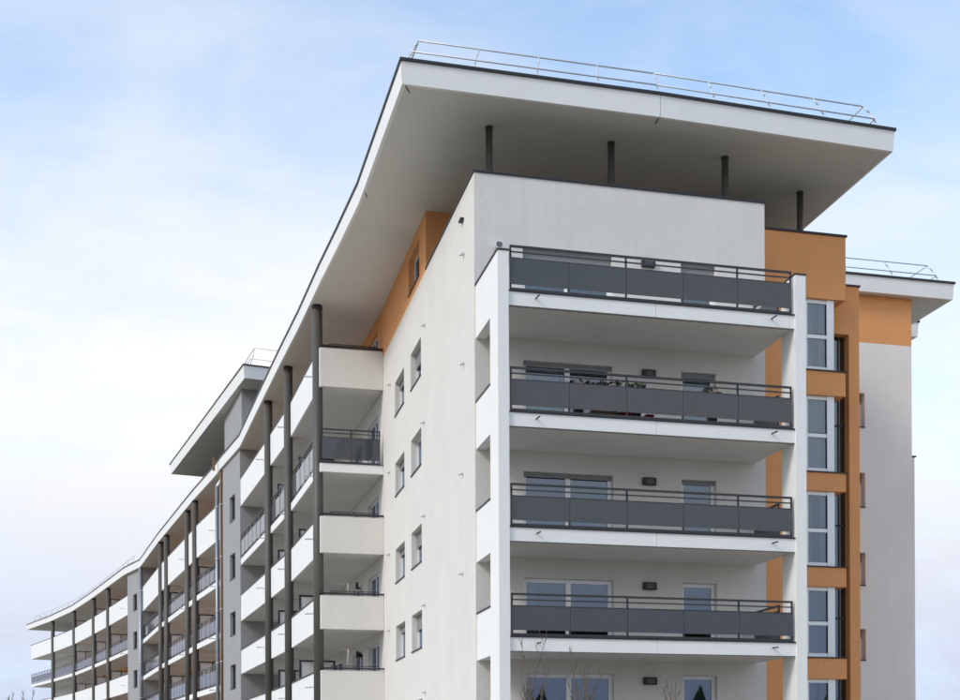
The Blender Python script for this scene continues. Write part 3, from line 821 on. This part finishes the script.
# far section
S3 = [(-11.76, 84.5), (-13.80, 93.3), (-15.56, 100.6), (-18.22, 111.2), (-21.28, 121.0), (-24.75, 131.0)]
LV3 = [('solid', 15.48, 17.15), ('rail', 12.12, 13.65), ('solid', 8.72, 10.30), ('solid', 5.3, 6.9), ('solid', 1.9, 3.5)]
N3 = [(p[0] + 2.7, p[1] + 0.75) for p in S3]
for (kd, zb, zt) in LV3:
    for s in range(5):
        f = Frame(S3[s], S3[s + 1], (1, 0))
        dp = f.n.dot(Vector(N3[s]) - f.p); dq = f.n.dot(Vector(N3[s + 1]) - f.p)
        pp = f.at(0.24 if s else 0, 0, 0); qq = f.at(f.len - (0.24 if s < 4 else 0), 0, 0)
        side_balcony((pp[0], pp[1]), (qq[0], qq[1]), dp - .01, dq - .01, kd, zb, zt, 1.3, spout=(s == 0))
for s in range(4):
    inner_wall(N3[s], N3[s + 1], [(15.73, 18.1), (12.45, 14.9), (8.97, 11.5), (5.55, 8.0)], 0.25, 'orange' if s < 3 else 'plaster', [(0.15, 0.45), (0.6, 0.85)])
f = Frame(N3[4], N3[5], (1, 0)); wall_mesh(f, 0, f.len, 0, 15.7, .25, []).build('recess_wall', 'plaster', BLD)
bx('end_wall', 'plaster', BLD, -22.2, -12.0, 131.4, 131.7, 0, 15.6)
for (x, y) in S3[1:5]: column(x - 0.03, y + 0.1, 0.21)
for s in (0, 1, 2):
    f = Frame(S3[s], S3[s + 1], (1, 0)); partition(f, f.len + .9, 0.3, 2.3, [15.73, 12.45, 8.97, 5.55], hgt=2.4)

# closed back of the building, so that the body is solid from other sides
bk = MB()
bpts = [(18.55, 29.9), (11.5, 37.5), (8.5, 60), (5, 85), (1.0, 111), (-10.0, 131.4)]
for k in range(len(bpts) - 1):
    seg_box(bk, bpts[k], bpts[k + 1], -0.2, 0.0, 0, SOF - .003)
bk.build('rear_wall', 'plaster', BLD)

# ------------------------------------------------------------------ things on the balconies
def potted(x, y, z, h, r, petals, label):
    t = empty('potted_plant', (x, y, z)); tag(t, label, 'plant', 'plants on the flowered balcony')
    mb = MB(); mb.tube((0, 0, 0), (0, 0, h), 0.12, 0.16, n=14); mb.build('pot', 'clay', t, smooth=True)
    lf = MB()
    for k in range(80):
        c = Vector((random.gauss(0, r), random.gauss(0, r * .4), h + abs(random.gauss(0.06, 0.07))))
        a = Vector((random.uniform(-1, 1), random.uniform(-1, 1), random.uniform(-.3, 1))).normalized() * .085
        b = a.orthogonal().normalized() * .05
        lf.quad(c - a, c + b, c + a, c - b)
    lf.build('foliage', 'leaf', t)
    if petals:
        pf = MB()
        for k in range(petals):
            c = Vector((random.gauss(0, r * .45), random.gauss(-.1, .03), h + random.uniform(0.04, 0.13)))
            for j in range(3):
                a = Vector((random.uniform(-1, 1), random.uniform(-1, 1), random.uniform(-1, 1))).normalized() * .04
                b = a.orthogonal().normalized() * .036
                pf.quad(c - a, c + b, c + a, c - b)
        pf.build('blossom', 'petal', t)
F3 = 10.36
potted(2.18, 0.35, F3, 0.80, 0.17, 14, 'dark leafy pot plant with pale pink blossoms before the balcony door mullion')
potted(2.65, 0.40, F3, 0.80, 0.15, 0, 'plain green pot plant without blossoms between two flowering ones')
potted(3.10, 0.35, F3, 0.80, 0.12, 10, 'small pink flowering pot plant beside the wide door jamb')
potted(3.70, 0.35, F3, 0.80, 0.16, 0, 'bushy dark green pot plant under the black wall lamp')
potted(5.78, 0.40, F3, 0.82, 0.10, 18, 'pot plant full of pale blossoms in front of the narrow balcony door')
def crate(x0, x1, y, z, hh, m, label):
    t = empty('storage_crate', ((x0 + x1) / 2, y, z)); tag(t, label, 'crate', 'crates behind the railing')
    w = (x1 - x0) / 2; mb = MB()
    mb.box(-w, w, -.14, -.125, .0, hh); mb.box(-w, w, .125, .14, 0, hh); mb.box(-w, -w + .015, -.124, .124, 0, hh); mb.box(w - .015, w, -.124, .124, 0, hh); mb.box(-w + .015, w - .015, -.124, .124, 0, .015)
    b = mb.build('crate_body', m, t)
    for yy in (-.15, .141):
        mb = MB(); mb.box(-w - .01, w + .01, yy, yy + .009, hh - .035, hh); mb.build('rim', m, b)
crate(3.22, 3.52, 0.35, F3, 0.22, 'red', 'red plastic crate on the flowered balcony, below the bushy green plant')
crate(3.92, 4.12, 0.35, F3, 0.20, 'red', 'smaller red plastic crate on the flowered balcony, below the wall lamp')
crate(2.48, 3.14, 0.35, F3, 0.21, 'tan', 'long tan wicker crate on the flowered balcony beside the red crate')

# ------------------------------------------------------------------ bare saplings
def bare_tree(x, y, height, stems, label, spread=0.35, seed=1, thick=0.03, name='bare_sapling'):
    rnd = random.Random(seed)
    t = empty(name, (x, y, 0)); tag(t, label, 'sapling')
    trunk, crown = MB(), MB()
    def grow(p, d, L, r, lvl):
        n = 4; pts = [p]
        for k in range(n):
            d2 = (d + Vector((rnd.uniform(-.12, .12), rnd.uniform(-.12, .12), rnd.uniform(-.02, .1)))).normalized()
            pts.append(pts[-1] + d2 * L / n); d = d2
        mb = trunk if lvl == 0 else crown
        for k in range(n):
            mb.tube(pts[k], pts[k + 1], r * (1 - .75 * k / n), r * (1 - .75 * (k + 1) / n), n=5, cap=False)
        if lvl < 3:
            m = (13, 6, 3)[lvl]
            for k in range(m):
                u = rnd.uniform(0.25, 0.97); i = min(int(u * n), n - 1)
                c = pts[i].lerp(pts[i + 1], u * n - i)
                az = rnd.uniform(0, 2 * math.pi); tilt = rnd.uniform(.35, .75)
                e = Vector((math.cos(az) * tilt, math.sin(az) * tilt, 1)).normalized()
                grow(c, (e + d * .4).normalized(), L * rnd.uniform(.25, .45) * (1.1 - .5 * u), max(r * .45, .0055), lvl + 1)
    for s in range(stems):
        az = rnd.uniform(0, 2 * math.pi); k = spread * rnd.uniform(.2, 1) if s else .03
        hh = height * (1 if s == 0 else rnd.uniform(.7, .95))
        grow(Vector((rnd.uniform(-.08, .08) * (s > 0), rnd.uniform(-.08, .08) * (s > 0), 0)), Vector((math.cos(az) * k, math.sin(az) * k, 1)).normalized(), hh, thick, 0)
    trunk.build('trunk', 'bark', t); crown.build('crown', 'bark', t)
bare_tree(-0.62, -6.4, 3.75, 4, 'taller bare multi-stemmed sapling in front of the lowest wide balcony door', seed=3)
bare_tree(0.10, -6.6, 3.3, 3, 'shorter bare sapling beside the taller one before the lowest balcony', seed=11, thick=.024)
bare_tree(1.75, -7.0, 2.95, 2, 'slim bare sapling before the narrow ground door, under the lamp', seed=5, thick=.02)
bare_tree(-15.75, 34.0, 4.9, 4, 'bare tree standing clear of the block on open grass', seed=8, thick=.05, name='bare_tree')
bare_tree(-14.6, 34.4, 4.7, 3, 'bare tree beside the curved balconies at the far end', seed=21, thick=.045, name='bare_tree')

# wood on the far side of the road, seen in the window reflections
fw = MB(); rnd = random.Random(4)
for k in range(420):
    x = rnd.uniform(-130, 150); y = -110 + rnd.uniform(-25, 25); hh = rnd.uniform(7.5, 11.0)
    for j in range(6):
        zb = hh * (.1 + .14 * j); r = (1 - (j / 6.0) ** 2) * hh * .3
        m = 9; i = len(fw.v)
        for a in range(m):
            rr = r * rnd.uniform(.65, 1.15); an = 2 * math.pi * a / m
            fw.v.append((x + math.cos(an) * rr, y + math.sin(an) * rr, zb + rnd.uniform(-.4, .4)))
        fw.v.append((x + rnd.uniform(-.5, .5), y, zb + hh * .2))
        for a in range(m): fw.f.append((i + a, i + (a + 1) % m, i + m))
    i = len(fw.v); fw.tube((x, y, 0), (x, y, hh * .3), .25, n=6)
tag(fw.build('wood', 'fir'), 'dark conifer wood beyond the road', 'wood', kind='stuff')
